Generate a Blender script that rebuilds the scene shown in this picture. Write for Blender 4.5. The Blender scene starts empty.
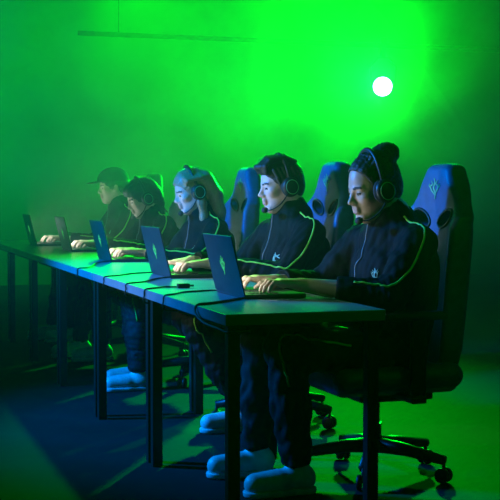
import bpy, bmesh, math, random
import numpy as np
from mathutils import Vector, Matrix
random.seed(4)
SC = bpy.context.scene
COL = SC.collection
TZ = 0.70                       # table top height
# ---------------------------------------------------------------- materials
def mat(name, col, rough=0.5, metal=0.0, spec=0.5, emit=None, es=0.0, var=0.15, scale=30.0, bump=0.0, bscale=200.0, coat=0.0, sheen=0.0):
    m = bpy.data.materials.new(name); m.use_nodes = True
    nt = m.node_tree; b = nt.nodes['Principled BSDF']
    tc = nt.nodes.new('ShaderNodeTexCoord')
    nz = nt.nodes.new('ShaderNodeTexNoise'); nz.inputs['Scale'].default_value = scale; nz.inputs['Detail'].default_value = 4
    nt.links.new(tc.outputs['Object'], nz.inputs['Vector'])
    rp = nt.nodes.new('ShaderNodeValToRGB')
    c = np.array(col)
    rp.color_ramp.elements[0].position = 0.3; rp.color_ramp.elements[1].position = 0.7
    rp.color_ramp.elements[0].color = (*(c*(1-var)), 1); rp.color_ramp.elements[1].color = (*np.minimum(c*(1+var), 1), 1)
    nt.links.new(nz.outputs['Fac'], rp.inputs['Fac']); nt.links.new(rp.outputs['Color'], b.inputs['Base Color'])
    b.inputs['Roughness'].default_value = rough; b.inputs['Metallic'].default_value = metal
    b.inputs['Specular IOR Level'].default_value = spec
    b.inputs['Coat Weight'].default_value = coat
    b.inputs['Sheen Weight'].default_value = sheen
    if emit:
        b.inputs['Emission Color'].default_value = (*emit, 1); b.inputs['Emission Strength'].default_value = es
    if bump:
        n2 = nt.nodes.new('ShaderNodeTexNoise'); n2.inputs['Scale'].default_value = bscale; n2.inputs['Detail'].default_value = 3
        nt.links.new(tc.outputs['Object'], n2.inputs['Vector'])
        bp = nt.nodes.new('ShaderNodeBump'); bp.inputs['Strength'].default_value = bump; bp.inputs['Distance'].default_value = 0.002
        nt.links.new(n2.outputs['Fac'], bp.inputs['Height']); nt.links.new(bp.outputs['Normal'], b.inputs['Normal'])
    return m
M = {}
M['skin_fair'] = mat('skin fair', (0.56, 0.38, 0.30), 0.5, bump=0.1, bscale=300, var=.06)
M['skin_tan'] = mat('skin tan', (0.42, 0.27, 0.19), 0.45, bump=0.1, bscale=300, var=.06)
M['lips'] = mat('lips', (0.40, 0.22, 0.18), 0.4, var=.05)
M['eye'] = mat('eye', (0.02, 0.015, 0.012), 0.25, var=.05)
M['brow'] = mat('eyebrow hair', (0.02, 0.014, 0.01), 0.7, bump=.5)
M['hair_dark'] = mat('dark hair', (0.012, 0.010, 0.008), 0.5, spec=.35, bump=.8, bscale=260, var=.4, scale=120)
M['hair_blonde'] = mat('blonde hair', (0.27, 0.19, 0.10), 0.3, bump=.8, bscale=260, var=.25, scale=120)
M['jacket'] = mat('black jacket cloth', (0.004, 0.006, 0.006), 0.75, spec=.09, bump=.3, bscale=500, var=.25)
M['trousers'] = mat('dark trousers cloth', (0.006, 0.007, 0.010), 0.7, spec=.2, bump=.3, bscale=500)
M['lime'] = mat('lime piping', (0.22, 0.62, 0.04), 0.5, var=.1)
M['zip'] = mat('zipper metal', (0.09, 0.10, 0.11), 0.4, metal=.3)
M['emblem_cloth'] = mat('pale green emblem print', (0.14, 0.36, 0.22), 0.5)
M['shoe'] = mat('white shoe leather', (0.62, 0.62, 0.60), 0.45, bump=.2)
M['sole'] = mat('shoe sole rubber', (0.55, 0.55, 0.55), 0.6)
M['plastic'] = mat('black plastic', (0.009, 0.009, 0.010), 0.42, spec=.3, bump=.1)
M['cushion'] = mat('black foam', (0.015, 0.015, 0.016), 0.8, bump=.4)
M['leather'] = mat('black leather tinted by blue light', (0.014, 0.062, 0.16), 0.48, bump=.35, bscale=350, var=.2)  # black leather, with the blue light falling on it put into the base colour
M['thread'] = mat('green embroidery', (0.14, 0.45, 0.20), 0.6)
M['metal'] = mat('black painted steel', (0.010, 0.010, 0.011), 0.35, metal=0.0, bump=.1)
M['top'] = mat('dark laminate tabletop', (0.23, 0.25, 0.27), 0.28, bump=.05, bscale=80, var=.12, scale=12)
M['alu'] = mat('black anodised aluminium', (0.05, 0.055, 0.06), 0.42, metal=.35, bump=.05)
M['key'] = mat('black keycap', (0.012, 0.012, 0.013), 0.5)
M['screen'] = mat('lit laptop screen', (0.02, 0.02, 0.02), 0.2, emit=(0.85, 1.0, 0.95), es=8.0)
M['logo'] = mat('backlit green emblem', (0.05, 0.4, 0.1), 0.4, emit=(0.10, 1.0, 0.15), es=0.35)
M['cable'] = mat('black cable rubber', (0.010, 0.010, 0.011), 0.5)
M['floor'] = mat('dark stage floor', (0.014, 0.014, 0.016), 0.8, spec=.12, bump=.2, bscale=25, var=.25, scale=3)
M['wall'] = mat('dark wall paint', (0.10, 0.10, 0.10), 0.9, bump=.2, bscale=20, var=.3, scale=.6)
M['lens'] = mat('lamp lens', (0.1, 0.1, 0.1), 0.2, emit=(0.15, 1.0, 0.35), es=60.0)
# ---------------------------------------------------------------- object helpers
def link(o, parent=None):
    COL.objects.link(o)
    if parent is not None: o.parent = parent
    return o
def empty(name, loc=(0, 0, 0), rz=0.0):
    o = bpy.data.objects.new(name, None); o.location = loc; o.rotation_euler = (0, 0, rz); o.empty_display_size = .1
    return link(o)
def tag(o, label=None, cat=None, group=None, kind=None):
    if label: o['label'] = label
    if cat: o['category'] = cat
    if group: o['group'] = group
    if kind: o['kind'] = kind
    return o
def arr_obj(name, v, q, m, parent=None, smooth=True, mi=None):
    me = bpy.data.meshes.new(name)
    v = np.asarray(v, np.float32); q = np.asarray(q, np.int32)
    me.vertices.add(len(v)); me.vertices.foreach_set('co', v.ravel())
    k = q.shape[1]
    me.loops.add(q.size); me.loops.foreach_set('vertex_index', q.ravel())
    me.polygons.add(len(q)); me.polygons.foreach_set('loop_start', np.arange(0, q.size, k, dtype=np.int32))
    me.polygons.foreach_set('use_smooth', np.full(len(q), smooth))
    for x in (m if isinstance(m, list) else [m]): me.materials.append(x)
    if mi is not None: me.polygons.foreach_set('material_index', np.asarray(mi, np.int32))
    me.update(calc_edges=True); me.validate()
    return link(bpy.data.objects.new(name, me), parent)
def obj(name, bm, m, parent=None, smooth=False):
    me = bpy.data.meshes.new(name)
    bmesh.ops.recalc_face_normals(bm, faces=bm.faces[:])
    if smooth:
        for f in bm.faces: f.smooth = True
    bm.to_mesh(me); bm.free()
    for x in (m if isinstance(m, list) else [m]): me.materials.append(x)
    return link(bpy.data.objects.new(name, me), parent)
def box(bm, c, s, bev=0.0, R=None, seg=2):
    r = bmesh.ops.create_cube(bm, size=1.0)
    vs = r['verts']
    bmesh.ops.scale(bm, vec=s, verts=vs)
    if bev:
        es = list({e for v in vs for e in v.link_edges})
        rr = bmesh.ops.bevel(bm, geom=es, offset=bev, segments=seg, affect='EDGES', profile=.5)
        vs = list({v for f in rr['faces'] for v in f.verts} | {v for v in vs if v.is_valid})
    if R is not None: bmesh.ops.rotate(bm, cent=(0, 0, 0), matrix=R, verts=vs)
    bmesh.ops.translate(bm, vec=c, verts=vs)
def catmull(P, n=8):
    P = [np.array(p, float) for p in P]; Q = [2*P[0]-P[1]]+P+[2*P[-1]-P[-2]]; out = []
    for i in range(1, len(Q)-2):
        a, b, c, d = Q[i-1:i+3]
        for t in np.linspace(0, 1, n, endpoint=False):
            out.append(.5*((2*b)+(-a+c)*t+(2*a-5*b+4*c-d)*t*t+(-a+3*b-3*c+d)*t**3))
    out.append(P[-1]); return np.array(out)
def tube(bm, P, r, seg=8, caps=True):
    P = [Vector(p) for p in P]; n = len(P)
    rr = r if hasattr(r, '__len__') else [r]*n
    T = [(P[min(i+1, n-1)]-P[max(i-1, 0)]).normalized() for i in range(n)]
    up = Vector((0, 0, 1)) if abs(T[0].z) < .9 else Vector((1, 0, 0))
    N = T[0].cross(up).normalized(); rings = []
    for i in range(n):
        N = (N-T[i]*N.dot(T[i])).normalized(); B = T[i].cross(N)
        rings.append([bm.verts.new(P[i]+(N*math.cos(a)+B*math.sin(a))*rr[i]) for a in [2*math.pi*k/seg for k in range(seg)]])
    for i in range(n-1):
        for k in range(seg):
            bm.faces.new((rings[i][k], rings[i][(k+1) % seg], rings[i+1][(k+1) % seg], rings[i+1][k]))
    if caps:
        bm.faces.new(rings[0][::-1]); bm.faces.new(rings[-1])
def lathe(bm, prof, seg=24, Mx=None):
    rings = []
    for r, z in prof:
        rings.append([bm.verts.new((r*math.cos(2*math.pi*k/seg), r*math.sin(2*math.pi*k/seg), z)) for k in range(seg)])
    for i in range(len(rings)-1):
        for k in range(seg):
            bm.faces.new((rings[i][k], rings[i][(k+1) % seg], rings[i+1][(k+1) % seg], rings[i+1][k]))
    bm.faces.new(rings[0][::-1]); bm.faces.new(rings[-1])
    if Mx is not None: bmesh.ops.transform(bm, matrix=Mx, verts=[v for r in rings for v in r])
def copy_tree(o, parent=None):
    c = o.copy(); COL.objects.link(c)
    if parent is not None: c.parent = parent
    for ch in [x for x in COL.objects if x.parent == o]: copy_tree(ch, c)
    return c
# ---------------------------------------------------------------- signed distance sculpting
class G:
    def __init__(s, lo, hi, h):
        s.lo = np.array(lo, np.float64); s.h = h
        s.n = np.ceil((np.array(hi)-s.lo)/h).astype(int)+1
        s.f = np.full(s.n, .3, np.float32)
    def sub(s, a, b, m):
        i0 = np.maximum(np.floor((np.minimum(a, b)-m-s.lo)/s.h).astype(int), 0)
        i1 = np.minimum(np.ceil((np.maximum(a, b)+m-s.lo)/s.h).astype(int)+1, s.n)
        if (i1 <= i0).any(): return None
        sl = tuple(slice(x, y) for x, y in zip(i0, i1))
        X = (s.lo[0]+s.h*np.arange(i0[0], i1[0])).astype(np.float32)[:, None, None]
        Y = (s.lo[1]+s.h*np.arange(i0[1], i1[1])).astype(np.float32)[None, :, None]
        Z = (s.lo[2]+s.h*np.arange(i0[2], i1[2])).astype(np.float32)[None, None, :]
        return sl, X, Y, Z
    def comb(s, sl, d, k, op):
        a = s.f[sl]
        if op == 'sub': b = -d; h = np.maximum(k-np.abs(a-b), 0)/k; s.f[sl] = np.maximum(a, b)+h*h*k*.25
        elif op == 'int': h = np.maximum(k-np.abs(a-d), 0)/k; s.f[sl] = np.maximum(a, d)+h*h*k*.25
        else: h = np.maximum(k-np.abs(a-d), 0)/k; s.f[sl] = np.minimum(a, d)-h*h*k*.25
    def cone(s, a, b, ra, rb, k=.01, op='u'):
        a = np.array(a, float); b = np.array(b, float); r = s.sub(a, b, max(ra, rb)+k+3*s.h+.01)
        if r is None: return
        sl, X, Y, Z = r; ba = b-a; L = max(float(ba @ ba), 1e-9)
        x = X-a[0]; y = Y-a[1]; z = Z-a[2]
        t = np.clip((x*ba[0]+y*ba[1]+z*ba[2])/L, 0, 1)
        d = np.sqrt((x-t*ba[0])**2+(y-t*ba[1])**2+(z-t*ba[2])**2)-(ra+(rb-ra)*t)
        s.comb(sl, d.astype(np.float32), k, op)
    def chain(s, P, R, k=.01, op='u'):
        for i in range(len(P)-1): s.cone(P[i], P[i+1], R[i], R[i+1], k, op)
    def ell(s, c, r, k=.01, A=None, op='u'):
        c = np.array(c, float); r = np.array(r, float); A = np.eye(3) if A is None else np.array(A)
        q = s.sub(c, c, r.max()+k+3*s.h+.01)
        if q is None: return
        sl, X, Y, Z = q; x = X-c[0]; y = Y-c[1]; z = Z-c[2]
        u = [x*A[0, i]+y*A[1, i]+z*A[2, i] for i in range(3)]
        k0 = np.sqrt(sum((u[i]/r[i])**2 for i in range(3))); k1 = np.sqrt(sum((u[i]/r[i]**2)**2 for i in range(3)))+1e-6
        s.comb(sl, (k0*(k0-1)/k1).astype(np.float32), k, op)
    def box(s, c, b, rad, k=.01, A=None, op='u'):
        c = np.array(c, float); b = np.array(b, float); A = np.eye(3) if A is None else np.array(A)
        q = s.sub(c, c, np.linalg.norm(b)+k+3*s.h)
        if q is None: return
        sl, X, Y, Z = q; x = X-c[0]; y = Y-c[1]; z = Z-c[2]
        u = [np.abs(x*A[0, i]+y*A[1, i]+z*A[2, i])-(b[i]-rad) for i in range(3)]
        d = np.sqrt(sum(np.maximum(w, 0)**2 for w in u))+np.minimum(np.maximum(np.maximum(u[0], u[1]), u[2]), 0)-rad
        s.comb(sl, d.astype(np.float32), k, op)
    def full(s):
        return s.sub(s.lo, s.lo+s.h*(s.n-1), 0)
    def mesh(s):
        f = s.f; S = f < 0
        S[0] = S[-1] = False; S[:, 0] = S[:, -1] = False; S[:, :, 0] = S[:, :, -1] = False
        n = s.n-1
        cnt = np.zeros(n, np.uint8)
        for i in (0, 1):
            for j in (0, 1):
                for k in (0, 1): cnt += S[i:n[0]+i, j:n[1]+j, k:n[2]+k]
        idx = np.argwhere((cnt > 0) & (cnt < 8)); del cnt
        ids = np.full(n, -1, np.int32); ids[idx[:, 0], idx[:, 1], idx[:, 2]] = np.arange(len(idx))
        cs = [(i, j, k) for i in (0, 1) for j in (0, 1) for k in (0, 1)]
        val = {c: np.where(S[idx[:, 0]+c[0], idx[:, 1]+c[1], idx[:, 2]+c[2]], np.minimum(f[idx[:, 0]+c[0], idx[:, 1]+c[1], idx[:, 2]+c[2]], -1e-6), np.maximum(f[idx[:, 0]+c[0], idx[:, 1]+c[1], idx[:, 2]+c[2]], 1e-6)) for c in cs}
        acc = np.zeros((len(idx), 3)); w = np.zeros(len(idx))
        for a in cs:
            for ax in range(3):
                if a[ax]: continue
                b = list(a); b[ax] = 1; b = tuple(b)
                va, vb = val[a], val[b]; mk = (va < 0) != (vb < 0)
                t = np.where(mk, va/np.where(mk, va-vb, 1), 0)
                p = np.zeros((len(idx), 3)); p[:] = a; p[:, ax] = t
                acc += p*mk[:, None]; w += mk
        v = s.lo+s.h*(idx+acc/np.maximum(w, 1)[:, None])
        Q = []
        for ax in range(3):
            o1, o2 = [(1, 2), (2, 0), (0, 1)][ax]
            s0 = [slice(None)]*3; s1 = [slice(None)]*3; s0[ax] = slice(0, -1); s1[ax] = slice(1, None)
            A = S[tuple(s0)]; B = S[tuple(s1)]
            e = np.argwhere(A != B)
            e = e[(e[:, o1] > 0) & (e[:, o2] > 0) & (e[:, o1] < n[o1]) & (e[:, o2] < n[o2])]
            def cell(d1, d2):
                c = e.copy(); c[:, o1] += d1; c[:, o2] += d2; return ids[c[:, 0], c[:, 1], c[:, 2]]
            q = np.stack([cell(-1, -1), cell(0, -1), cell(0, 0), cell(-1, 0)], 1)
            fl = ~A[e[:, 0], e[:, 1], e[:, 2]]
            q[fl] = q[fl][:, ::-1]; Q.append(q)
        return v, np.concatenate(Q)
    def samp(s, P):
        g = (P-s.lo)/s.h; g = np.clip(g, 0, s.n-1.001); i = g.astype(int); t = g-i; o = 0
        for a in (0, 1):
            for b in (0, 1):
                for c in (0, 1):
                    o = o+s.f[i[:, 0]+a, i[:, 1]+b, i[:, 2]+c]*(t[:, 0] if a else 1-t[:, 0])*(t[:, 1] if b else 1-t[:, 1])*(t[:, 2] if c else 1-t[:, 2])
        return o
    def project(s, P, off=0.0, it=8):
        P = np.array(P, float)
        for _ in range(it):
            d = s.samp(P)-off; e = s.h
            g = np.stack([s.samp(P+np.eye(3)[i]*e)-s.samp(P-np.eye(3)[i]*e) for i in range(3)], 1)/(2*e)
            l = np.maximum((g*g).sum(1), .25)
            P = P-np.clip(d, -.03, .03)[:, None]*g/l[:, None]
        return P
    def wrinkle(s, amp, seed, lo=.05, hi=.16, n=7, zs=1.0):
        rg = np.random.RandomState(seed); sl, X, Y, Z = s.full(); w = 0
        for _ in range(n):
            d = rg.normal(size=3); d /= np.linalg.norm(d); d[2] *= zs; L = rg.uniform(lo, hi); ph = rg.uniform(0, 6.28)
            d2 = rg.normal(size=3)
            ph2 = 1.5*np.sin((X*d2[0]+Y*d2[1]+Z*d2[2])*14+ph)
            q = np.sin((X*d[0]+Y*d[1]+Z*d[2])*6.28/L+ph+ph2)
            w = w+(1-np.abs(q))*1.4-.6
        s.f = (s.f+amp*w/n**.5*(np.abs(s.f) < .05)).astype(np.float32)
# ---------------------------------------------------------------- emblem (three intertwined curling heads) as flat ribbons
EMB = [([(0, -.5), (.06, -.25), (-.03, .02), (.05, .28), (-.03, .5)], (.03, .1, .09, .08, .02)),
       ([(.02, -.3), (-.16, -.12), (-.24, .08), (-.1, .2), (-.2, .36)], (.05, .08, .07, .07, .02)),
       ([(.02, -.26), (.2, -.08), (.25, .12), (.12, .22), (.24, .4)], (.05, .08, .07, .07, .02)),
       ([(-.24, .02), (-.34, .12), (-.3, .24)], (.05, .05, .01)),
       ([(.24, .02), (.36, .1), (.33, .24)], (.05, .05, .01))]
def emblem_strips(h):
    out = []
    for P, Wd in EMB:
        c = catmull([(x, y, 0) for x, y in P], 6)[:, :2]
        wi = np.interp(np.linspace(0, 1, len(c)), np.linspace(0, 1, len(Wd)), Wd)*.5
        t = np.gradient(c, axis=0); t /= np.linalg.norm(t, axis=1)[:, None]
        nn = np.stack([-t[:, 1], t[:, 0]], 1)
        out.append(np.stack([c-nn*wi[:, None], c+nn*wi[:, None]], 1)*h)
    return out
def emblem_obj(name, O, U, V, h, m, parent, grid=None, off=.002, sub=None, th=.0012):
    O, U, V = [np.array(x, float) for x in (O, U, V)]; vs = []; qs = []; N = np.cross(U, V)
    for S in emblem_strips(h):
        p = S.reshape(-1, 2); P = O+p[:, :1]*U+p[:, 1:]*V
        tops = grid.project(P, off+th) if grid is not None else P+N*(off+th)
        bots = grid.project(P, off-.003) if grid is not None else P+N*off
        b = len(vs); n = len(p); vs += list(tops)+list(bots)
        for i in range(0, n-2, 2):
            qs += [(b+i, b+i+1, b+i+3, b+i+2), (b+n+i, b+n+i+2, b+n+i+3, b+n+i+1), (b+i, b+i+2, b+n+i+2, b+n+i), (b+i+1, b+n+i+1, b+n+i+3, b+i+3)]
        qs += [(b, b+n, b+n+1, b+1), (b+n-2, b+n-1, b+2*n-1, b+2*n-2)]
    vs = np.array(vs)-(0 if sub is None else np.array(sub))
    return arr_obj(name, vs, np.array(qs), m, parent, smooth=False)
# ---------------------------------------------------------------- setting
def plane_box(name, c, s, m):
    bm = bmesh.new(); box(bm, c, s); o = obj(name, bm, m); o['kind'] = 'structure'; return o
X0, X1, Y0_, Y1_, ZC = -7.0, 9.0, -7.0, 11.0, 4.5
plane_box('floor', ((X0+X1)/2, (Y0_+Y1_)/2, -.05), (X1-X0+.4, Y1_-Y0_+.4, .1), M['floor'])
plane_box('ceiling', ((X0+X1)/2, (Y0_+Y1_)/2, ZC+.05), (X1-X0+.4, Y1_-Y0_+.4, .1), M['wall'])
plane_box('wall_back', ((X0+X1)/2, Y1_+.1, ZC/2), (X1-X0+.4, .2, ZC), M['wall'])
plane_box('wall_front', ((X0+X1)/2, Y0_-.1, ZC/2), (X1-X0+.4, .2, ZC), M['wall'])
plane_box('wall_left', (X0-.1, (Y0_+Y1_)/2, ZC/2), (.2, Y1_-Y0_, ZC), M['wall'])
plane_box('wall_right', (X1+.1, (Y0_+Y1_)/2, ZC/2), (.2, Y1_-Y0_, ZC), M['wall'])
# ---------------------------------------------------------------- desks
DL, DW, DT = 1.08, .55, .036
def make_desk():
    t = empty('desk')
    bm = bmesh.new(); box(bm, (DW/2, DL/2, TZ-DT/2), (DW, DL-.003, DT), .002); obj('tabletop', bm, M['top'], t)
    for x in (.035, DW-.035):
        for y in (.04, DL-.04):
            bm = bmesh.new(); box(bm, (x, y, (TZ-DT)/2), (.04, .04, TZ-DT), .003); obj('leg', bm, M['metal'], t)
    for x in (.075, DW-.075):
        bm = bmesh.new(); box(bm, (x, DL/2, TZ-DT-.016), (.025, DL-.13, .032), .002); obj('rail', bm, M['metal'], t)
    return t
desk_lab = ['dark laminate desk nearest the camera, its bare end edge facing us',
            'dark desk under the laptop of the short haired man, second from the near end',
            'dark desk with black legs, third from the near end of the row',
            'dark hazy desk in front of the blonde player, fourth from the near end',
            'dark hazy desk near the far end, fifth of the row',
            'last dark desk at the far end of the row, lost in green haze']
d0 = make_desk()
for i in range(6):
    d = d0 if i == 0 else copy_tree(d0)
    d.location = (0, i*DL, 0); tag(d, desk_lab[i], 'desk', 'desks joined in one long row')
# ---------------------------------------------------------------- laptops
def make_laptop():
    t = empty('laptop')                      # origin: hinge line, middle; user on +x
    W, D, H = .36, .235, .016
    bm = bmesh.new(); box(bm, (D/2, 0, H/2+.001), (D, W, H), .004); base = obj('base', bm, M['alu'], t)
    bm = bmesh.new()
    for r in range(6):
        nk = 14
        for c in range(nk):
            if r == 5 and 4 <= c <= 8:
                if c == 6: box(bm, (.035+r*.0185, 0, H+.002), (.0155, 5*.0218-.003, .003))
                continue
            box(bm, (.035+r*.0185, (c-(nk-1)/2)*.0218, H+.002), (.0155, .0188, .003))
    obj('keyboard', bm, M['key'], t)
    bm = bmesh.new(); box(bm, (.19, 0, H+.0012), (.068, .115, .001)); obj('touchpad', bm, M['plastic'], t)
    a = math.radians(13.4); R = Matrix.Rotation(-a, 3, 'Y'); LH = .222
    lid = bpy.data.objects.new('lid', None)
    bm = bmesh.new(); box(bm, (0, 0, LH/2), (.007, W, LH), .003); bmesh.ops.rotate(bm, cent=(0, 0, 0), matrix=R, verts=bm.verts[:])
    bmesh.ops.translate(bm, vec=(0, 0, .012), verts=bm.verts[:]); lid = obj('lid', bm, M['alu'], t)
    bm = bmesh.new(); box(bm, (.0041, 0, LH/2+.006), (.001, W-.022, LH-.03)); bmesh.ops.rotate(bm, cent=(0, 0, 0), matrix=R, verts=bm.verts[:])
    bmesh.ops.translate(bm, vec=(0, 0, .012), verts=bm.verts[:]); obj('screen', bm, M['screen'], lid)
    up = np.array(R @ Vector((0, 0, 1))); nrm = np.array(R @ Vector((-1, 0, 0)))
    O = up*LH*.48+nrm*.0035+np.array([0, 0, .012])
    emblem_obj('emblem', O, (0, -1, 0), up, .072, M['logo'], lid, off=.0003)
    return t
lap_pos = [(.231, .69), (.255, 1.83), (.275, 3.20), (.283, 4.47), (.20, 5.42)]
lap_lab = ['black laptop nearest the camera, beside the near desk corner, green emblem on its lid',
           'black open laptop in front of the short haired man with the quiff, second nearest',
           'black open laptop in front of the blonde woman, middle of the five',
           'hazy dark laptop lid, second from the left, in front of the player with bowed head',
           'hazy dark laptop at the far left end of the desk row']
l0 = make_laptop()
for i, (x, y) in enumerate(lap_pos):
    l = l0 if i == 0 else copy_tree(l0)
    l.location = (x, y, TZ); tag(l, lap_lab[i], 'laptop', 'laptops along the desk row')
# ---------------------------------------------------------------- gaming chairs
def make_chair():
    t = empty('gaming_chair', (.80, 0, 0)); B = np.array([.80, 0, 0])
    g = G((.90, -.32, .36), (1.20, .32, 1.26), .0075)
    sl, X, Y, Z = g.full()
    w = np.interp(Z, [.36, .42, .5, .7, .9, .99, 1.05, 1.10, 1.15, 1.18, 1.20], [.17, .20, .225, .240, .245, .235, .18, .142, .108, .095, .075]).astype(np.float32)
    xc = 1.035+(Z-.42)*.085-(Y/.26)**2*.045*np.clip((1.08-Z)/.12, 0, 1)
    th = .034+.016*np.clip((np.abs(Y)-.15)/.06, 0, 1)*np.clip((1.04-Z)/.1, 0, 1)+.012*np.exp(-((Z-1.13)/.07)**2)
    r = .026
    u = [(np.abs(Y)-w)*.9+r, np.abs(X-xc)-th+r, np.abs(Z-.785)-.41+r]
    d = np.sqrt(sum(np.maximum(q, 0)**2 for q in u))+np.minimum(np.maximum(np.maximum(u[0], u[1]), u[2]), 0)-r
    g.f[...] = d
    for s in (-1, 1):
        c, sn = math.cos(.35*s), math.sin(.35*s)
        g.ell((1.07, s*.095, .985), (.2, .062, .024), .012, A=[[1, 0, 0], [0, c, -sn], [0, sn, c]], op='sub')
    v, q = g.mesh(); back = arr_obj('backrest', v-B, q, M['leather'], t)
    P = [(1.02, y, z) for y, z in [(-.135, 1.155), (-.06, 1.175), (.06, 1.175), (.135, 1.155)]]
    emblem_obj('emblem', (1.03, 0, 1.10), (0, -1.4, 0), (0, 0, 1), .085, M['thread'], back, grid=g, off=.0015, sub=B)
    # harness hole rims
    for s in (-1, 1):
        pts = []
        for a in np.linspace(0, 2*math.pi, 25):
            y, z = .066*math.cos(a), .028*math.sin(a); c, sn = math.cos(.35*s), math.sin(.35*s)
            pts.append((1.03, s*.095+c*y-sn*z, .985+sn*y+c*z))
        pr = np.array(pts); pr[:, 0] = 1.035+(pr[:, 2]-.42)*.085-(pr[:, 1]/.26)**2*.045*np.clip((1.08-pr[:, 2])/.12, 0, 1)-.034
        bm = bmesh.new(); tube(bm, pr-B, .006, 6, caps=False); obj('hole_rim', bm, M['plastic'], back, True)
    g = G((.48, -.32, .30), (1.10, .32, .50), .0075)
    g.box((.80, 0, .385), (.25, .215, .05), .035, .01)
    for s in (-1, 1): g.cone((.58, s*.225, .40), (1.0, s*.225, .405), .048, .048, .03)
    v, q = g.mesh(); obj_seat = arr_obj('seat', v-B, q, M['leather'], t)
    bm = bmesh.new(); box(bm, (.03, 0, .315), (.30, .26, .03), .006); obj('seat_plate', bm, M['metal'], t)
    for s in (-1, 1):
        bm = bmesh.new(); box(bm, (0, s*.315, .640), (.25, .075, .028), .012); a = obj('armrest', bm, M['cushion'], t, True)
        bm = bmesh.new(); box(bm, (.02, s*.315, .49), (.06, .028, .275), .008)
        box(bm, (.02, s*.235, .335), (.06, .19, .025), .006); obj('armrest_post', bm, M['plastic'], a)
    bm = bmesh.new(); lathe(bm, [(.024, .10), (.024, .20), (.017, .20), (.017, .305)], 20); obj('gas_column', bm, M['metal'], t, False)
    for k in range(5):
        an = 2*math.pi*k/5+.35; c, sn = math.cos(an), math.sin(an)
        bm = bmesh.new(); pts = [(0, 0, .115), (c*.12, sn*.12, .11), (c*.29, sn*.29, .085)]
        tube(bm, pts, [.032, .026, .018], 8); lg = obj('base_leg', bm, M['plastic'], t, True)
        bm = bmesh.new()
        for w_ in (-.014, .014):
            Mx = Matrix.Translation((c*.285-sn*w_, sn*.285+c*w_, .03)) @ Matrix.Rotation(an, 4, 'Z') @ Matrix.Rotation(math.pi/2, 4, 'X')
            lathe(bm, [(.022, -.009), (.029, -.006), (.029, .006), (.022, .009)], 16, Mx)
        tube(bm, [(c*.285, sn*.285, .03), (c*.285, sn*.285, .085)], .007, 8); obj('caster', bm, M['plastic'], lg, True)
    return t
chair_lab = ['black gaming chair at the right edge behind the player with the hair bun',
             'black gaming chair behind the short haired man, headrest beside the bun player\'s face',
             'black gaming chair behind the blonde woman, headrest seen left of the short haired man',
             'hazy dark gaming chair behind the bowed player, mostly hidden by the blonde woman',
             'hazy dark gaming chair of the capped player at the far end']
ch_pos = [(.80, .64, .02), (.80, 1.77, .0), (.81, 3.14, -.02), (.80, 4.32, 0), (.80, 5.38, .02)]
c0 = make_chair()
for i, (x, y, rz) in enumerate(ch_pos):
    c = c0 if i == 0 else copy_tree(c0)
    c.scale = (1, 1, 1.0 if i == 0 else 1.03); c.location = (x, y, 0); c.rotation_euler = (0, 0, rz); tag(c, chair_lab[i], 'chair', 'gaming chairs behind the desks')
# ---------------------------------------------------------------- people
def headframe(c, pitch, yaw=0.0, roll=0.0):
    th = math.radians(pitch); s, co = math.sin(th), math.cos(th)
    A = np.array([[-co, 0, -s], [0, -1, 0], [-s, 0, co]]).T        # columns: forward, left, up
    y = math.radians(yaw); Rz = np.array([[math.cos(y), -math.sin(y), 0], [math.sin(y), math.cos(y), 0], [0, 0, 1]])
    A = Rz @ A
    return np.array(c, float), A
def HP(hf, p): return hf[0]+hf[1] @ np.array(p, float)
def sculpt_head(g, hf, neck, fem=False, k=1.0):
    A = hf[1]; P = lambda *p: HP(hf, p)
    j = .92 if fem else 1.0
    g.ell(P(-.010, 0, .040), (.097, .075, .090), .02, A)
    g.ell(P(.030, 0, -.028), (.060, .058*j, .088), .035, A)
    for s in (-1, 1):
        g.cone(P(-.010, s*.050*j, -.040), P(.060, s*.016, -.092), .022, .017, .03)
        g.cone(P(.070, s*.040, .024), P(.083, s*.012, .023), .010, .009, .012)      # brow ridge
        g.ell(P(.058, s*.044, -.014), (.022, .018, .018), .02, A)                    # cheekbone
    g.cone(P(.074, -.010, -.090), P(.074, .010, -.090), .0185*j, .0185*j, .014)      # chin
    for s in (-1, 1):
        g.ell(P(.096, s*.031, .006), (.014, .018, .012), .012, A, op='sub')
        g.ell(P(.0735, s*.031, .005), (.0135, .0145, .0125), .004, A)
    g.cone(P(.086, 0, .016), P(.106, 0, -.020), .0075, .0095, .010)                  # nose bridge
    g.ell(P(.107, 0, -.022), (.0105, .0105, .0095), .006, A)
    for s in (-1, 1): g.ell(P(.097, s*.011, -.026), (.010, .0075, .0075), .005, A)
    g.cone(P(.085, 0, -.036), P(.085, 0, -.056), .016, .016, .012)                   # muzzle
    g.cone(P(.093, -.014, -.049), P(.093, .014, -.049), .0062, .0062, .006)
    g.cone(P(.0925, -.012, -.063), P(.0925, .012, -.063), .0068, .0068, .006)
    g.cone(P(.105, -.024, -.0558), P(.105, .024, -.0558), .0052, .0052, .004, op='sub')
    for s in (-1, 1):
        g.ell(P(-.008, s*.076, -.002), (.020, .009, .032), .008, A)
        g.ell(P(-.002, s*.086, .002), (.010, .008, .016), .006, A, op='sub')
    g.cone(P(-.028, 0, -.045), neck, .056*(0.88 if fem else 1), .062*(0.9 if fem else 1), .03)
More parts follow.
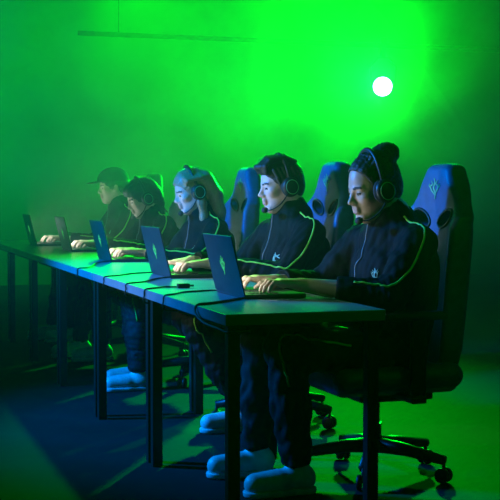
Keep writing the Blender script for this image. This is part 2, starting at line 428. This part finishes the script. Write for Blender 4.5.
def hand(g, w, d, side, z_tip, curl=1.0):
    """w wrist, d unit direction to the fingers (horizontal), side: +1 if thumb lies on +lat"""
    w = np.array(w, float); d = np.array(d, float); d /= np.linalg.norm(d); up = np.array([0, 0, 1.0]); lat = np.cross(up, d)*side
    kz = z_tip+.036-w[2]
    for sx, r in ((-.026, .013), (-.009, .0145), (.009, .0145), (.024, .014)):
        g.cone(w+lat*sx*.55, w+d*.082+lat*sx+up*kz, .018, r, .012)
    lens = [(-.029, .88, .078), (-.0098, 1.0, .085), (.0098, 1.08, .088), (.029, 1.0, .085)]
    for sx, L, kd in lens:
        a = w+d*kd+lat*sx+up*kz
        b = a+d*.037*L+lat*sx*.12+up*.003
        c = b+d*.017*L+lat*sx*.05-up*.017
        e = c+d*.006*L-up*(c[2]-z_tip-.006)
        g.chain([a, b, c, e], [.0100, .0088, .0080, .0070], .004)
    a = w+d*.022+lat*.022; b = w+d*.055+lat*.045+up*(kz*.3-.004); c = b+d*.030+lat*.008-up*.004; e = c+d*.020-lat*.004-up*.004
    e[2] = z_tip+.008
    g.chain([a, b, c, e], [.015, .0115, .0095, .008], .008)
def strand_noise(g, amp, hf, n=60, seed=1):
    """fine combed ridges running front to back over the head"""
    sl, X, Y, Z = g.full(); A = hf[1]; c = hf[0]
    lf = (X-c[0])*A[0, 1]+(Y-c[1])*A[1, 1]+(Z-c[2])*A[2, 1]; fw = (X-c[0])*A[0, 0]+(Y-c[1])*A[1, 0]+(Z-c[2])*A[2, 0]; up = (X-c[0])*A[0, 2]+(Y-c[1])*A[1, 2]+(Z-c[2])*A[2, 2]
    ang = np.arctan2(lf, up+.05)
    w = np.sin(ang*22+fw*30+seed)+.6*np.sin(ang*41-fw*50)+.5*np.sin(fw*160+ang*9)
    g.f = (g.f+amp*w).astype(np.float32)
def hair_cap(g, hf, thick=.010, style='short'):
    A = hf[1]; P = lambda *p: HP(hf, p)
    g.ell(P(-.012, 0, .040), (.097+thick, .075+thick, .090+thick), .01, A)
    g.ell(P(-.050, 0, -.005), (.060+thick, .066+thick*.6, .070), .02, A)
def hair_cut(g, hf, line=.066):
    A = hf[1]; P = lambda *p: HP(hf, p)
    g.ell(P(.105, 0, line-.108), (.082, .130, .108), .008, A, op='sub')          # face opening
    g.ell(P(.040, 0, -.090), (.055, .130, .088), .012, A, op='sub')              # jaw, in front of the ears
    g.ell(P(-.03, 0, -.125), (.14, .14, .055), .012, A, op='sub')                # nape
def person(cfg):
    Yp = cfg['Y']; B = np.array([.80, Yp, 0.0]); h = cfg.get('h', .006); fem = cfg.get('fem', False)
    t = empty('person', B); tag(t, cfg['label'], 'person')
    w = lambda p: np.array([p[0], Yp+p[1], p[2]], float)
    hf = headframe(w(cfg['head']), cfg['pitch'], cfg.get('yaw', 0))
    nb = w(cfg['neck'])
    sh = {s: w(cfg['sh'][s]) for s in 'LR'}; el = {s: w(cfg['el'][s]) for s in 'LR'}; wr = {s: w(cfg['wr'][s]) for s in 'LR'}
    hip = {s: w((cfg['hipx'], (-.09 if s == 'L' else .09), .475)) for s in 'LR'}
    kn = {s: w(cfg['kn'][s]) for s in 'LR'}; an = {s: w(cfg['an'][s]) for s in 'LR'}
    sc = .9 if fem else 1.0
    chest = (sh['L']+sh['R'])/2*np.array([1, 1, 1])+np.array([.015, 0, -.12]); belly = w((cfg['hipx']+.02, 0, .60)); latv = (sh['L']-sh['R']); latv /= np.linalg.norm(latv)
    # ---- body (skin), one continuous mesh
    xs = [p[0] for p in (*wr.values(), *an.values())]
    g = G((min(xs)-.24, Yp-.40, .0), (1.10, Yp+.40, hf[0][2]+.17), h)
    sculpt_head(g, hf, nb, fem)
    for s in (-1, 1):
        g.cone(chest+latv*.075*s, belly+np.array([0, -.055*s, 0]), .085*sc, .075*sc, .05)
        g.cone(belly+np.array([0, -.055*s, 0]), hip['L' if s > 0 else 'R'], .075*sc, .085, .05)
    g.cone(nb, chest, .06*sc, .085*sc, .05)
    for s in 'LR':
        g.cone(nb+np.array([.0, 0, -.04]), sh[s]-np.array([0, 0, .005]), .045*sc, .045*sc, .05)
        g.chain([sh[s], el[s], el[s]*.55+wr[s]*.45, wr[s]], [.046*sc, .038*sc, .037*sc, .024*sc], .015)
        g.chain([hip[s], kn[s], kn[s]*.7+an[s]*.3, an[s]], [.075, .052, .048, .032], .02)
        ft = an[s]+np.array([-.13, 0, 0]); ft[2] = .040
        g.cone(an[s]+np.array([.03, 0, -.035]), ft, .034, .026, .02)
        d = cfg['hd'][s]; side = {'L': -1, 'R': 1}[s]
        hand(g, wr[s], d, side, cfg.get('ztip', TZ+.021))
    v, q = g.mesh()
    c = (v[q].mean(1)-hf[0]) @ hf[1]                   # face centres in the head frame
    ay = np.abs(c[:, 1]); mi = np.zeros(len(q), int)
    mi[(c[:, 0] > .085) & (ay < .023) & (c[:, 2] < -.0425) & (c[:, 2] > -.0705)] = 1
    mi[(c[:, 0] > .070) & (np.abs(ay-.031) < .0125) & (np.abs(c[:, 2]-.004) < .0045)] = 2
    mi[(c[:, 0] > .062) & (ay > .012) & (ay < .050) & (np.abs(c[:, 2]-(.0245+.003*np.sin((ay-.01)*70))) < .0048)] = 3
    arr_obj('body', v-B, q, [cfg['skin'], M['lips'], M['eye'], M['brow']], t, True, mi)
    # ---- jacket
    jh = cfg.get('jh', .007)
    g = G((min(p[0] for p in (*wr.values(),))-.02, Yp-.40, .40), (1.10, Yp+.40, nb[2]+.14), jh)
    for s in (-1, 1):
        g.cone(chest+latv*.085*s, belly+np.array([0, -.07*s, 0]), .112*sc, .105*sc, .06)
        g.cone(belly+np.array([0, -.07*s, 0]), hip['L' if s > 0 else 'R']+np.array([0, 0, .02]), .105*sc, .112, .05)
        g.cone(chest+np.array([.045, 0, .05])+latv*.09*s, chest+np.array([.04, 0, -.10])+latv*.07*s, .085*sc, .09*sc, .05)
    g.cone(nb+np.array([-.01, 0, -.03]), chest+np.array([-.012, 0, 0]), .092*sc, .118*sc, .05); g.cone(chest+np.array([-.012, 0, 0]), belly, .118*sc, .108*sc, .05)
    for s in 'LR':
        g.cone(nb+np.array([.0, 0, -.035]), sh[s]+np.array([0, 0, -.004]), .058*sc, .062*sc, .05)
        cf = el[s]+(wr[s]-el[s])*cfg['cuff'][s]
        g.chain([sh[s], (sh[s]+el[s])/2, el[s], cf], [.072*sc, .064*sc, .058*sc, .047*sc], .02)
        dd = (wr[s]-el[s])/np.linalg.norm(wr[s]-el[s])
    g.cone(nb+np.array([0, 0, -.02]), nb*.25+HP(hf, (-.02, 0, -.075))*.75, .076*sc, .071*sc, .03)
    g.wrinkle(.0045, cfg['seed'], .05, .16, 6, .4)
    for s in 'LR':
        cf = el[s]+(wr[s]-el[s])*cfg['cuff'][s]; dd = (wr[s]-el[s])/np.linalg.norm(wr[s]-el[s])
        g.cone(cf-dd*.022, cf-dd*.008, .049*sc, .046*sc, .006)
        g.ell(cf+dd*.058, (.058, .058, .058), .006, op='sub')
    A = hf[1]                                          # open the collar
    ctop = nb*.12+HP(hf, (-.02, 0, -.075))*.88
    upd = ctop-nb; upd /= np.linalg.norm(upd); upd = upd+np.array([.30, 0, 0]); upd /= np.linalg.norm(upd)
    g.ell(ctop+upd*.055, (.075*sc, .075*sc, .07), .008, op='sub')
    v, q = g.mesh(); jk = arr_obj('jacket', v-B, q, M['jacket'], t)
    def pipe(name, pts, r, m, parent, n=10, off=.001):
        P = g.project(catmull([np.array(p) for p in pts], n), off)
        bm = bmesh.new(); tube(bm, P-B, r, 6); return obj(name, bm, m, parent, True)
    for s in 'LR':
        out = np.array([0, -1.0 if s == 'L' else 1.0, 0])
        cf = el[s]+(wr[s]-el[s])*(cfg['cuff'][s]-.1)
        o2 = out*.06+np.array([0, 0, .015])
        pts = [nb*.45+sh[s]*.55+np.array([-.01, 0, .06]), sh[s]+out*.05+np.array([0, 0, .045]), sh[s]*.66+el[s]*.34+out*.07+np.array([-.01, 0, .0]), sh[s]*.3+el[s]*.7+out*.065+np.array([-.02, 0, 0.01]), el[s]+out*.05+np.array([-.03, 0, .045]), el[s]*.5+cf*.5+o2+np.array([0, 0, .03]), cf+o2*.7+np.array([0, 0, .03])]
        pipe('piping', pts, .0042, M['lime'], jk, 12)
    fr = np.array([-1.0, 0, 0])
    pts = [nb+fr*.075+np.array([0, 0, .03]), chest+fr*.16+np.array([0, 0, .08]), chest+fr*.16, belly+fr*.16+np.array([0, 0, .05]), belly+fr*.16+np.array([0, 0, -.04])]
    pipe('zipper', pts, .003, M['zip'], jk, 10)
    Oc = chest+fr*.10+latv*.085+np.array([0, 0, .005]); U = np.array([.55, -.83, 0])
    emblem_obj('emblem', Oc, U, (0, 0, 1), .046, M['emblem_cloth'], jk, grid=g, off=.001, sub=B)
    # ---- trousers
    th = .0085
    g = G((min(p[0] for p in (*kn.values(), *an.values()))-.12, Yp-.34, .04), (1.08, Yp+.34, .66), th)
    for s in 'LR':
        g.chain([hip[s], kn[s], kn[s]*.5+an[s]*.5, an[s]+np.array([0, 0, .03])], [.100, .072, .066, .054], .03)
    g.cone(hip['L'], hip['R'], .108, .108, .04); g.cone((hip['L']+hip['R'])/2, belly+np.array([0, 0, -.03]), .11, .10, .05)
    g.wrinkle(.007, cfg['seed']+50, .06, .2)
    for s in 'LR': g.ell(an[s]-np.array([0, 0, .03]), (.062, .062, .045), .005, op='sub')
    v, q = g.mesh(); tr = arr_obj('trousers', v-B, q, M['trousers'], t)
    for s in 'LR':
        out = np.array([0, -1.0 if s == 'L' else 1.0, 0])
        pts = [hip[s]*.5+kn[s]*.5+out*.08+np.array([0, 0, .03]), hip[s]*.2+kn[s]*.8+out*.07+np.array([0, 0, .04]), kn[s]+out*.05+np.array([-.03, 0, .03]), kn[s]*.7+an[s]*.3+out*.06+np.array([-.02, 0, 0])]
        P = g.project(catmull(pts, 10), .001); bm = bmesh.new(); tube(bm, P-B, .004, 6); obj('piping', bm, M['lime'], tr, True)
    # ---- shoes
    for s in 'LR':
        a = an[s]; g = G((a[0]-.24, a[1]-.08, -.005), (a[0]+.10, a[1]+.08, a[2]+.06), .006)
        hl = np.array([a[0]+.035, a[1], .055]); toe = np.array([a[0]-.155, a[1], .045])
        g.cone(hl, toe, .040, .034, .02); g.cone(np.array([a[0]-.07, a[1]+.004, .045]), toe, .046, .036, .02)
        g.cone(np.array([a[0]+.01, a[1], .06]), a+np.array([.005, 0, .005]), .042, .040, .03)
        g.box((a[0]-.06, a[1], -.05), (.3, .2, .068), .005, .004, op='sub')
        g.ell(a+np.array([.0, 0, .045]), (.038, .036, .03), .006, op='sub')
        v, q = g.mesh(); so = arr_obj('shoe', v-B, q, M['shoe'], t)
        g = G((a[0]-.24, a[1]-.08, -.01), (a[0]+.11, a[1]+.08, .05), .005)
        g.cone((a[0]+.035, a[1], .016), (a[0]-.155, a[1], .016), .043, .040, .02); g.cone((a[0]-.07, a[1]+.004, .016), (a[0]-.15, a[1], .016), .050, .042, .02)
        g.box((a[0]-.06, a[1], -.0985), (.3, .2, .1), .003, .003, op='sub'); g.box((a[0]-.06, a[1], .124), (.3, .2, .1), .003, .003, op='sub')
        v, q = g.mesh(); arr_obj('sole', v-B, q, M['sole'], so)
    # ---- hair
    P = lambda *p: HP(hf, p); st = cfg['hair']; A = hf[1]
    g = G(hf[0]-np.array([.20, .20, .42]), hf[0]+np.array([.24, .20, .24]), .004 if h < .0055 else .0055)
    if st == 'bun':
        hair_cap(g, hf, .008); strand_noise(g, .0012, hf); hair_cut(g, hf, .102)
        b = P(-.088, 0, .118); rl = np.random.RandomState(3)
        for k in range(19):
            an_ = math.radians(-102+204*k/18); sy, cz = math.sin(an_), math.cos(an_); q_ = rl.uniform(-1, 1)*.004
            st_ = (.054-.050*abs(sy)**1.5, .078*sy, .060+.056*cz-.016*abs(sy))
            g.chain([P(*st_), P(.012-.02*abs(sy), .088*sy, .045+.092*cz+q_), P(-.050, .078*sy, .062+.074*cz), P(-.080, .03*sy, .110)], [.004, .0085, .009, .012], .006)
        g.ell(b, (.050, .046, .042), .02, A); g.ell(P(-.055, 0, .105), (.045, .045, .03), .03, A)
        for k in range(9):
            a = k*.7; g.ell(b+A @ np.array([.030*math.cos(a), .028*math.sin(a), .016*math.sin(2.3*a)]), (.022, .020, .018), .006, A)
        g.wrinkle(.0022, 3, .010, .03)
    elif st == 'quiff':
        hair_cap(g, hf, .0045); strand_noise(g, .0010, hf); hair_cut(g, hf, .070)
        rl = np.random.RandomState(7)
        for k in range(15):
            y = -.056+.112*k/14; a, b2, c2 = rl.uniform(-1, 1, 3)*.006; e = 1-(y/.075)**2
            g.chain([P(.076+.008*e, y, .078), P(.094*e**.3+a, y*.97, .104+.004*e), P(.052+b2, y*.92+c2, .118+.018*e+a*.5), P(-.025, y*.9, .122+.016*e), P(-.075, y*.8, .10+.012*e)], [.007, .0135, .0145, .012, .008], .005)
        for s_ in (-1, 1):
            for k in range(6):
                x = -.075+.022*k; g.chain([P(x+.012, s_*.072, .085), P(x, s_*.081, .045), P(x-.004, s_*.080, .004+.003*k)], [.010, .009, .004], .005)
            g.chain([P(.030, s_*.074, .040), P(.024, s_*.074, .010), P(.022, s_*.071, -.018)], [.008, .007, .003], .006)
    elif st == 'long':
        hair_cap(g, hf, .013); strand_noise(g, .0015, hf); hair_cut(g, hf, .070)
        for y in (-.05, -.025, 0, .025, .05):
            g.chain([P(-.085, y, .05), P(-.110, y*1.1, -.05), P(-.100, y*1.3, -.15), P(-.085, y*1.3, -.24)], [.045, .040, .036, .018], .02)
        for s in (-1, 1):
            for q_ in range(7):
                yy = s*(.008+.012*q_); g.chain([P(.074-.0055*q_, yy, .080-.004*q_), P(.035, yy*1.25+s*.006, .122-.0075*q_), P(-.05, yy*1.2+s*.004, .118-.008*q_), P(-.105, yy*.9, .06)], [.006, .0115, .012, .014], .004)
            g.chain([P(-.02, s*.080, .00), P(-.012, s*.088, -.07), P(.0, s*.085, -.15), P(.025, s*.080, -.27)], [.022, .024, .024, .010], .02)
    elif st == 'fringe':
        hair_cap(g, hf, .018); hair_cut(g, hf, .055)
        g.ell(P(.060, 0, .085), (.045, .065, .032), .025, A); strand_noise(g, .0015, hf)
        g.chain([P(-.08, 0, .0), P(-.085, 0, -.07)], [.06, .045], .03)
    elif st == 'cap':
        hair_cap(g, hf, .010); hair_cut(g, hf, .055); g.chain([P(-.08, 0, .0), P(-.082, 0, -.05)], [.055, .045], .03); strand_noise(g, .002, hf)
    v, q = g.mesh(); arr_obj('hair', v-B, q, cfg['haircol'], t)
    if st == 'cap':
        g = G(hf[0]-np.array([.24, .16, .10]), hf[0]+np.array([.18, .16, .22]), .006)
        g.ell(P(-.010, 0, .058), (.118, .095, .094), .01, A)
        nrm = A @ np.array([-.10, 0, 1]); g.box(P(0, 0, .045)-nrm*.15, (.3, .3, .15), .002, .004, A=np.array([A[:, 0]+A[:, 2]*.10, A[:, 1], A[:, 2]-A[:, 0]*.10]).T, op='sub')
        v, q = g.mesh(); cp = arr_obj('cap', v-B, q, M['jacket'], t)
        g = G(hf[0]-np.array([.26, .16, .10]), hf[0]+np.array([.10, .16, .16]), .005)
        g.ell(P(.105, 0, .055), (.085, .080, .008), .004, A); v, q = g.mesh(); arr_obj('brim', v-B, q, M['jacket'], cp)
    return hf
def headset(hf, label, mic=True, cx=-.012):
    B = hf[0]; A = hf[1]; t = empty('headset', B); tag(t, label, 'headset', None)
    Lc = lambda p: np.array(A @ np.array(p, float))
    bm = bmesh.new(); pts = []
    for a in np.linspace(math.radians(-92), math.radians(92), 33):
        pts.append(Lc((-.012+(cx+.012)*abs(math.sin(a))**2, math.sin(a)*.098, .012+math.cos(a)*.140)))
    tube(bm, pts, .0085, 8); 
    bm2 = bm; hb = obj('headband', bm2, M['plastic'], t, True)
    bm = bmesh.new(); tube(bm, [Lc((-.012, math.sin(a)*.091, .012+math.cos(a)*.131)) for a in np.linspace(-.75, .75, 21)], .0085, 8); obj('headband_pad', bm, M['cushion'], hb, True)
    R4 = Matrix([[*A[i], 0] for i in range(3)]+[[0, 0, 0, 1]])
    for s in (-1, 1):
        Mx = R4 @ Matrix.Translation((cx, s*.098, -.004)) @ Matrix.Rotation(-s*math.pi/2, 4, 'X') @ Matrix.Scale(1.12, 4, (0, 1, 0))
        bm = bmesh.new(); lathe(bm, [(.030, .020), (.037, .016), (.041, .006), (.041, -.002), (.036, -.004)], 28, Mx); e = obj('ear_cup', bm, M['plastic'], t, True)
        bm = bmesh.new(); lathe(bm, [(.024, -.005), (.036, -.004), (.042, -.010), (.042, -.016), (.036, -.021), (.024, -.021)], 28, Mx); obj('ear_cushion', bm, M['cushion'], e, True)
        if s == 1:
            bm = bmesh.new(); pr = [(.0275+.002*math.cos(a), .0205+.002*math.sin(a)) for a in np.linspace(0, 2*math.pi, 9)]
            for r, z in [(0.029, 0)]: tube(bm, [Mx @ Vector((r*math.cos(a), r*math.sin(a), .0205)) for a in np.linspace(0, 2*math.pi, 29)], .0015, 5, caps=False)
            obj('light_ring', bm, M['thread'], e, True)
    if mic:
        P = catmull([Lc(p) for p in [(.010, .110, -.030), (.05, .105, -.070), (.090, .078, -.092), (.112, .045, -.090)]], 8)
        bm = bmesh.new(); tube(bm, P, .003, 6); bo = obj('microphone_boom', bm, M['plastic'], t, True)
        g = G(Lc((.112, .042, -.090))-.04, Lc((.112, .042, -.090))+.04, .004); g.ell(Lc((.112, .042, -.090)), (.016, .018, .014), .005, A); v, q = g.mesh(); arr_obj('microphone', v, q, M['cushion'], bo)
    return t
HD = {'L': (-1, .10, 0), 'R': (-1, -.10, 0)}
P1 = dict(Y=.60, label='person with hair tied in a bun, dark jacket with lime piping, typing nearest the camera', seed=11, h=.0045, jh=.006,
          head=(.770, 0, 1.095), pitch=15, yaw=6, neck=(.855, 0, .985), sh=dict(L=(.865, -.185, .895), R=(.80, .19, .885)), el=dict(L=(.735, -.235, .712), R=(.66, .255, .715)),
          wr=dict(L=(.450, -.085, .748), R=(.43, .150, .748)), hd=HD, cuff=dict(L=.56, R=.8), hipx=.83, kn=dict(L=(.36, -.16, .53), R=(.38, .16, .53)), an=dict(L=(.40, -.16, .10), R=(.36, .17, .10)),
          skin=M['skin_tan'], hair='bun', haircol=M['hair_dark'])
P2 = dict(Y=1.73, label='man with short dark quiff and headset microphone, in dark jacket, typing second from the right', seed=23, h=.0048, jh=.006,
          head=(.805, 0, 1.112), pitch=10, neck=(.868, 0, .99), sh=dict(L=(.875, -.19, .895), R=(.82, .19, .885)), el=dict(L=(.74, -.25, .712), R=(.68, .26, .715)),
          wr=dict(L=(.455, .0, .760), R=(.42, .17, .765)), hd=HD, cuff=dict(L=.80, R=.85), hipx=.84, kn=dict(L=(.38, -.10, .49), R=(.40, .16, .50)), an=dict(L=(.58, -.10, .10), R=(.88, .10, .10)),
          skin=M['skin_fair'], hair='quiff', haircol=M['hair_dark'])
P3 = dict(Y=3.12, label='woman with long blonde hair and dark jacket typing, middle of the five players', seed=31, fem=True,
          head=(.765, 0, 1.088), pitch=18, neck=(.84, 0, .975), sh=dict(L=(.86, -.165, .875), R=(.82, .165, .87)), el=dict(L=(.74, -.21, .712), R=(.70, .22, .712)),
          wr=dict(L=(.46, -.02, .748), R=(.45, .15, .748)), hd=HD, cuff=dict(L=.85, R=.85), hipx=.84, kn=dict(L=(.42, -.12, .50), R=(.44, .12, .50)), an=dict(L=(.40, -.20, .10), R=(.46, .06, .10)),
          skin=M['skin_fair'], hair='long', haircol=M['hair_blonde'])
P4 = dict(Y=4.30, label='dark haired person with bowed head, dark jacket, left of the blonde woman in haze', seed=43,
          head=(.755, 0, 1.045), pitch=22, neck=(.84, 0, .945), sh=dict(L=(.86, -.18, .865), R=(.82, .18, .86)), el=dict(L=(.74, -.23, .712), R=(.70, .24, .712)),
          wr=dict(L=(.47, .0, .748), R=(.46, .19, .748)), hd=HD, cuff=dict(L=.85, R=.85), hipx=.84, kn=dict(L=(.42, -.12, .50), R=(.44, .12, .50)), an=dict(L=(.45, -.12, .10), R=(.36, .12, .10)),
          skin=M['skin_fair'], hair='fringe', haircol=M['hair_dark'])
P5 = dict(Y=5.38, label='person in a peaked cap and dark jacket at the far left, faint in the haze', seed=57,
          head=(.785, 0, 1.125), pitch=8, neck=(.855, 0, 1.0), sh=dict(L=(.865, -.19, .90), R=(.83, .19, .895)), el=dict(L=(.74, -.24, .712), R=(.70, .25, .712)),
          wr=dict(L=(.44, -.05, .748), R=(.42, .14, .748)), hd=HD, cuff=dict(L=.85, R=.85), hipx=.84, kn=dict(L=(.42, -.12, .50), R=(.44, .12, .50)), an=dict(L=(.45, -.12, .10), R=(.36, .12, .10)),
          skin=M['skin_fair'], hair='cap', haircol=M['hair_dark'])
hfs = [person(p) for p in (P1, P2, P3, P4, P5)]
hl = ['black headset with microphone on the player with the bun', 'black headset with round microphone on the short haired man', 'black headset over the blonde hair of the woman', 'dark headset on the player with bowed head']
for k, (hf, l) in enumerate(zip(hfs[:4], hl)): headset(hf, l, True, .008 if k == 0 else -.012)
# ---------------------------------------------------------------- cables and small things on the desks
def cable(pts, label, r=.0035, name='cable'):
    bm = bmesh.new(); P = catmull(pts, 10); B = P[0].copy(); tube(bm, P-B, r, 8)
    o = obj(name, bm, M['cable'], None, True); o.location = B; return tag(o, label, 'cable', 'cables over the desk edge')
z = TZ+.004
cable([(.25, .515, TZ+.008), (.20, .50, z), (.12, .42, z), (.05, .36, z), (.004, .335, TZ+.002), (-.012, .31, TZ-.02), (-.010, .22, TZ-.045), (.0, .08, TZ-.052), (.01, -.006, TZ-.056), (.08, .0, TZ-.055)],
      'thick black cable from the nearest laptop looping over the desk edge near the corner', .0045)
cable([(.26, .86, TZ+.008), (.20, .90, z), (.10, .86, z), (.04, .78, z), (.0, .765, TZ), (-.006, .765, TZ-.02), (-.004, .765, TZ-.05), (.05, .77, TZ-.06)], 'black cable from the back of the nearest laptop dropping over the desk edge')
cable([(.145, 1.12, z), (.10, 1.14, z), (.05, 1.10, z), (.0, 1.07, TZ+.001), (-.006, 1.07, TZ-.02), (-.004, 1.07, TZ-.05), (.05, 1.07, TZ-.06)], 'black cable from the small adapter over the desk edge')
cable([(.26, 1.66, TZ+.008), (.18, 1.62, z), (.08, 1.45, z), (.0, 1.40, TZ+.001), (-.006, 1.40, TZ-.02), (-.004, 1.40, TZ-.05), (.05, 1.40, TZ-.06)], 'black cable from the second laptop over the desk edge')
cable([(.26, 2.0, TZ+.008), (.16, 2.0, z), (.06, 1.88, z), (.0, 1.86, TZ+.001), (-.006, 1.86, TZ-.02), (-.004, 1.86, TZ-.05), (.05, 1.86, TZ-.06)], 'thin cable hanging over the desk edge between second and third laptops')
cable([(.28, 3.03, TZ+.008), (.18, 2.95, z), (.06, 2.55, z), (.0, 2.52, TZ+.001), (-.006, 2.52, TZ-.02), (-.004, 2.52, TZ-.05), (.05, 2.52, TZ-.06)], 'thin hazy cable over the desk edge below the third laptop')
t = empty('cable_adapter', (.165, 1.11, TZ)); tag(t, 'small black adapter block with plug lying on the desk left of the nearest laptop', 'adapter')
bm = bmesh.new(); box(bm, (0, 0, .009), (.05, .03, .018), .004); obj('block', bm, M['plastic'], t, True)
bm = bmesh.new(); box(bm, (.033, 0, .009), (.018, .014, .008), .001); obj('plug', bm, M['zip'], t)
# ---------------------------------------------------------------- stage lamp and hanging bar
LP = np.array([4.25, 8.2, 2.195]); AIM = np.array([.2, .6, .9])
t = empty('lighting_bar', (4.25, 8.2, 2.62)); tag(t, 'dark horizontal pipe carrying the green stage lamp above the back of the room', 'pipe')
bm = bmesh.new(); tube(bm, [(-3.2, 0, 0), (3.2, 0, 0)], .025, 12); obj('pipe', bm, M['metal'], t, True)
for x in (-2.8, 2.8):
    bm = bmesh.new(); tube(bm, [(x, 0, 0), (x, 0, ZC-2.62)], .006, 6); obj('hanger', bm, M['metal'], t, True)
t = empty('stage_lamp', LP); tag(t, 'bright green stage spotlight hanging at the top behind the players', 'stage light')
dv = Vector(AIM-LP).normalized(); Rq = dv.to_track_quat('Z', 'Y').to_matrix().to_4x4()
bm = bmesh.new(); lathe(bm, [(.05, -.22), (.09, -.20), (.105, -.05), (.115, 0), (.115, .03), (.104, .03), (.100, .0)], 32, Rq); can = obj('can', bm, M['metal'], t, True)
bm = bmesh.new(); lathe(bm, [(.098, .004), (.098, .010), (.05, .018), (.001, .020)], 32, Rq); obj('lens', bm, M['lens'], can, True)
bm = bmesh.new(); q3 = Rq.to_3x3(); sx = Vector((1, 0, 0)); sd = dv.cross(Vector((0, 0, 1))).normalized()
tube(bm, [tuple(-dv*.08+sd*.12), tuple(-dv*.08+sd*.135+Vector((0, 0, .2))), tuple(Vector((0, 0, .30))+sd*.05), tuple(Vector((0, 0, .30))-sd*.05), tuple(-dv*.08-sd*.135+Vector((0, 0, .2))), tuple(-dv*.08-sd*.12)], .010, 8); obj('yoke', bm, M['metal'], t, True)
bm = bmesh.new(); box(bm, (0, 0, .40), (.05, .05, .2), .006); box(bm, (0, 0, .46), (.06, .08, .08), .01); obj('clamp', bm, M['metal'], t)
# ---------------------------------------------------------------- lights
def light(name, kind, loc, aim, col, e, **kw):
    l = bpy.data.lights.new(name, kind); l.color = col; l.energy = e
    for k, v in kw.items(): setattr(l, k, v)
    o = link(bpy.data.objects.new(name, l)); o.location = loc
    o.rotation_euler = Vector(np.array(aim, float)-np.array(loc, float)).to_track_quat('-Z', 'Y').to_euler(); return o
GREEN = (0.0, 1.0, 0.008)
light('green_key', 'SPOT', LP+np.array(dv)*.05, (-1.2, 1.0, 3.0), (0.0, 1.0, .010), 6000, spot_size=math.radians(72), spot_blend=1, shadow_soft_size=.09)
light('green_rim', 'SPOT', (4.6, 6.9, 3.9), (.9, 2.4, 1.3), (0.0, 1.0, .02), 1200, spot_size=math.radians(27), spot_blend=1, shadow_soft_size=.1)
light('green_back', 'SPOT', (1.7, 9.6, 4.0), (.7, 3.1, .9), GREEN, 1900, spot_size=math.radians(17), spot_blend=.8, shadow_soft_size=.12)
light('green_wash_left', 'SPOT', (-1.0, 8.6, 4.3), (-.8, 10.9, 2.2), GREEN, 1300, spot_size=math.radians(120), spot_blend=1, shadow_soft_size=.2)
light('green_wash_mid', 'SPOT', (2.4, 8.6, 4.3), (2.4, 10.9, 2.4), GREEN, 560, spot_size=math.radians(100), spot_blend=1, shadow_soft_size=.2)
light('green_side', 'SPOT', (2.2, -3.6, 3.6), (.6, 1.8, 1.15), GREEN, 95, spot_size=math.radians(36), spot_blend=1, shadow_soft_size=.3)
light('blue_fill', 'SPOT', (-2.7, 2.7, 2.3), (.8, 1.9, .95), (.0, .23, 1.0), 2050, spot_size=math.radians(62), spot_blend=.7, shadow_soft_size=.2)
light('face_fill', 'SPOT', (-2.8, 1.7, 1.7), (.6, 1.45, 1.18), (.92, 1.0, .82), 150, spot_size=math.radians(37), spot_blend=.7, shadow_soft_size=.12)
# ---------------------------------------------------------------- haze and world
wd = bpy.data.worlds.new('World'); SC.world = wd; wd.use_nodes = True; nt = wd.node_tree; nt.nodes.clear()
out = nt.nodes.new('ShaderNodeOutputWorld'); bg = nt.nodes.new('ShaderNodeBackground'); bg.inputs[0].default_value = (0, 0, 0, 1)
nt.links.new(bg.outputs[0], out.inputs['Surface'])
vs = nt.nodes.new('ShaderNodeVolumeScatter'); vs.inputs['Anisotropy'].default_value = .2
geo = nt.nodes.new('ShaderNodeNewGeometry'); sx_ = nt.nodes.new('ShaderNodeSeparateXYZ'); nt.links.new(geo.outputs['Position'], sx_.inputs[0])
def mr(src, a, b, c, d):
    n = nt.nodes.new('ShaderNodeMapRange'); n.interpolation_type = 'SMOOTHSTEP'
    for k_, v_ in zip((1, 2, 3, 4), (a, b, c, d)): n.inputs[k_].default_value = v_
    nt.links.new(src, n.inputs[0]); return n.outputs[0]
def mul(a, b):
    n = nt.nodes.new('ShaderNodeMath'); n.operation = 'MULTIPLY'; nt.links.new(a, n.inputs[0]); nt.links.new(b, n.inputs[1]); return n.outputs[0]
nz = nt.nodes.new('ShaderNodeTexNoise'); nz.inputs['Scale'].default_value = 1.3; nz.inputs['Detail'].default_value = 4; nz.inputs['Distortion'].default_value = .8
nt.links.new(geo.outputs['Position'], nz.inputs['Vector'])
dens = mul(mul(mr(sx_.outputs['Y'], 1.5, 8.0, .009, .105), mr(sx_.outputs['Z'], 0.0, 1.3, .25, 1.0)), mr(nz.outputs['Fac'], .32, .68, .42, 1.62))
nt.links.new(dens, vs.inputs['Density'])
nt.links.new(vs.outputs[0], out.inputs['Volume'])
# ---------------------------------------------------------------- camera
cd = bpy.data.cameras.new('Camera'); cam = link(bpy.data.objects.new('Camera', cd)); SC.camera = cam
f = 1240.0; cd.sensor_width = 36; cd.lens = f/500*36; cd.clip_end = 100
yaw = math.radians(18.3); pitch = math.atan(56.5/f)
cam.location = (-1.145, -3.706, 1.08); cam.rotation_euler = (math.pi/2-pitch, 0, -yaw)
SC.view_settings.view_transform = 'Standard'; SC.view_settings.look = 'None'; SC.view_settings.exposure = 0; SC.view_settings.gamma = 1; SC.view_settings.use_curve_mapping = False
cy = SC.cycles; cy.volume_bounces = 0; cy.max_bounces = 5; cy.diffuse_bounces = 2; cy.glossy_bounces = 3; cy.use_denoising = True; cy.sample_clamp_indirect = 4
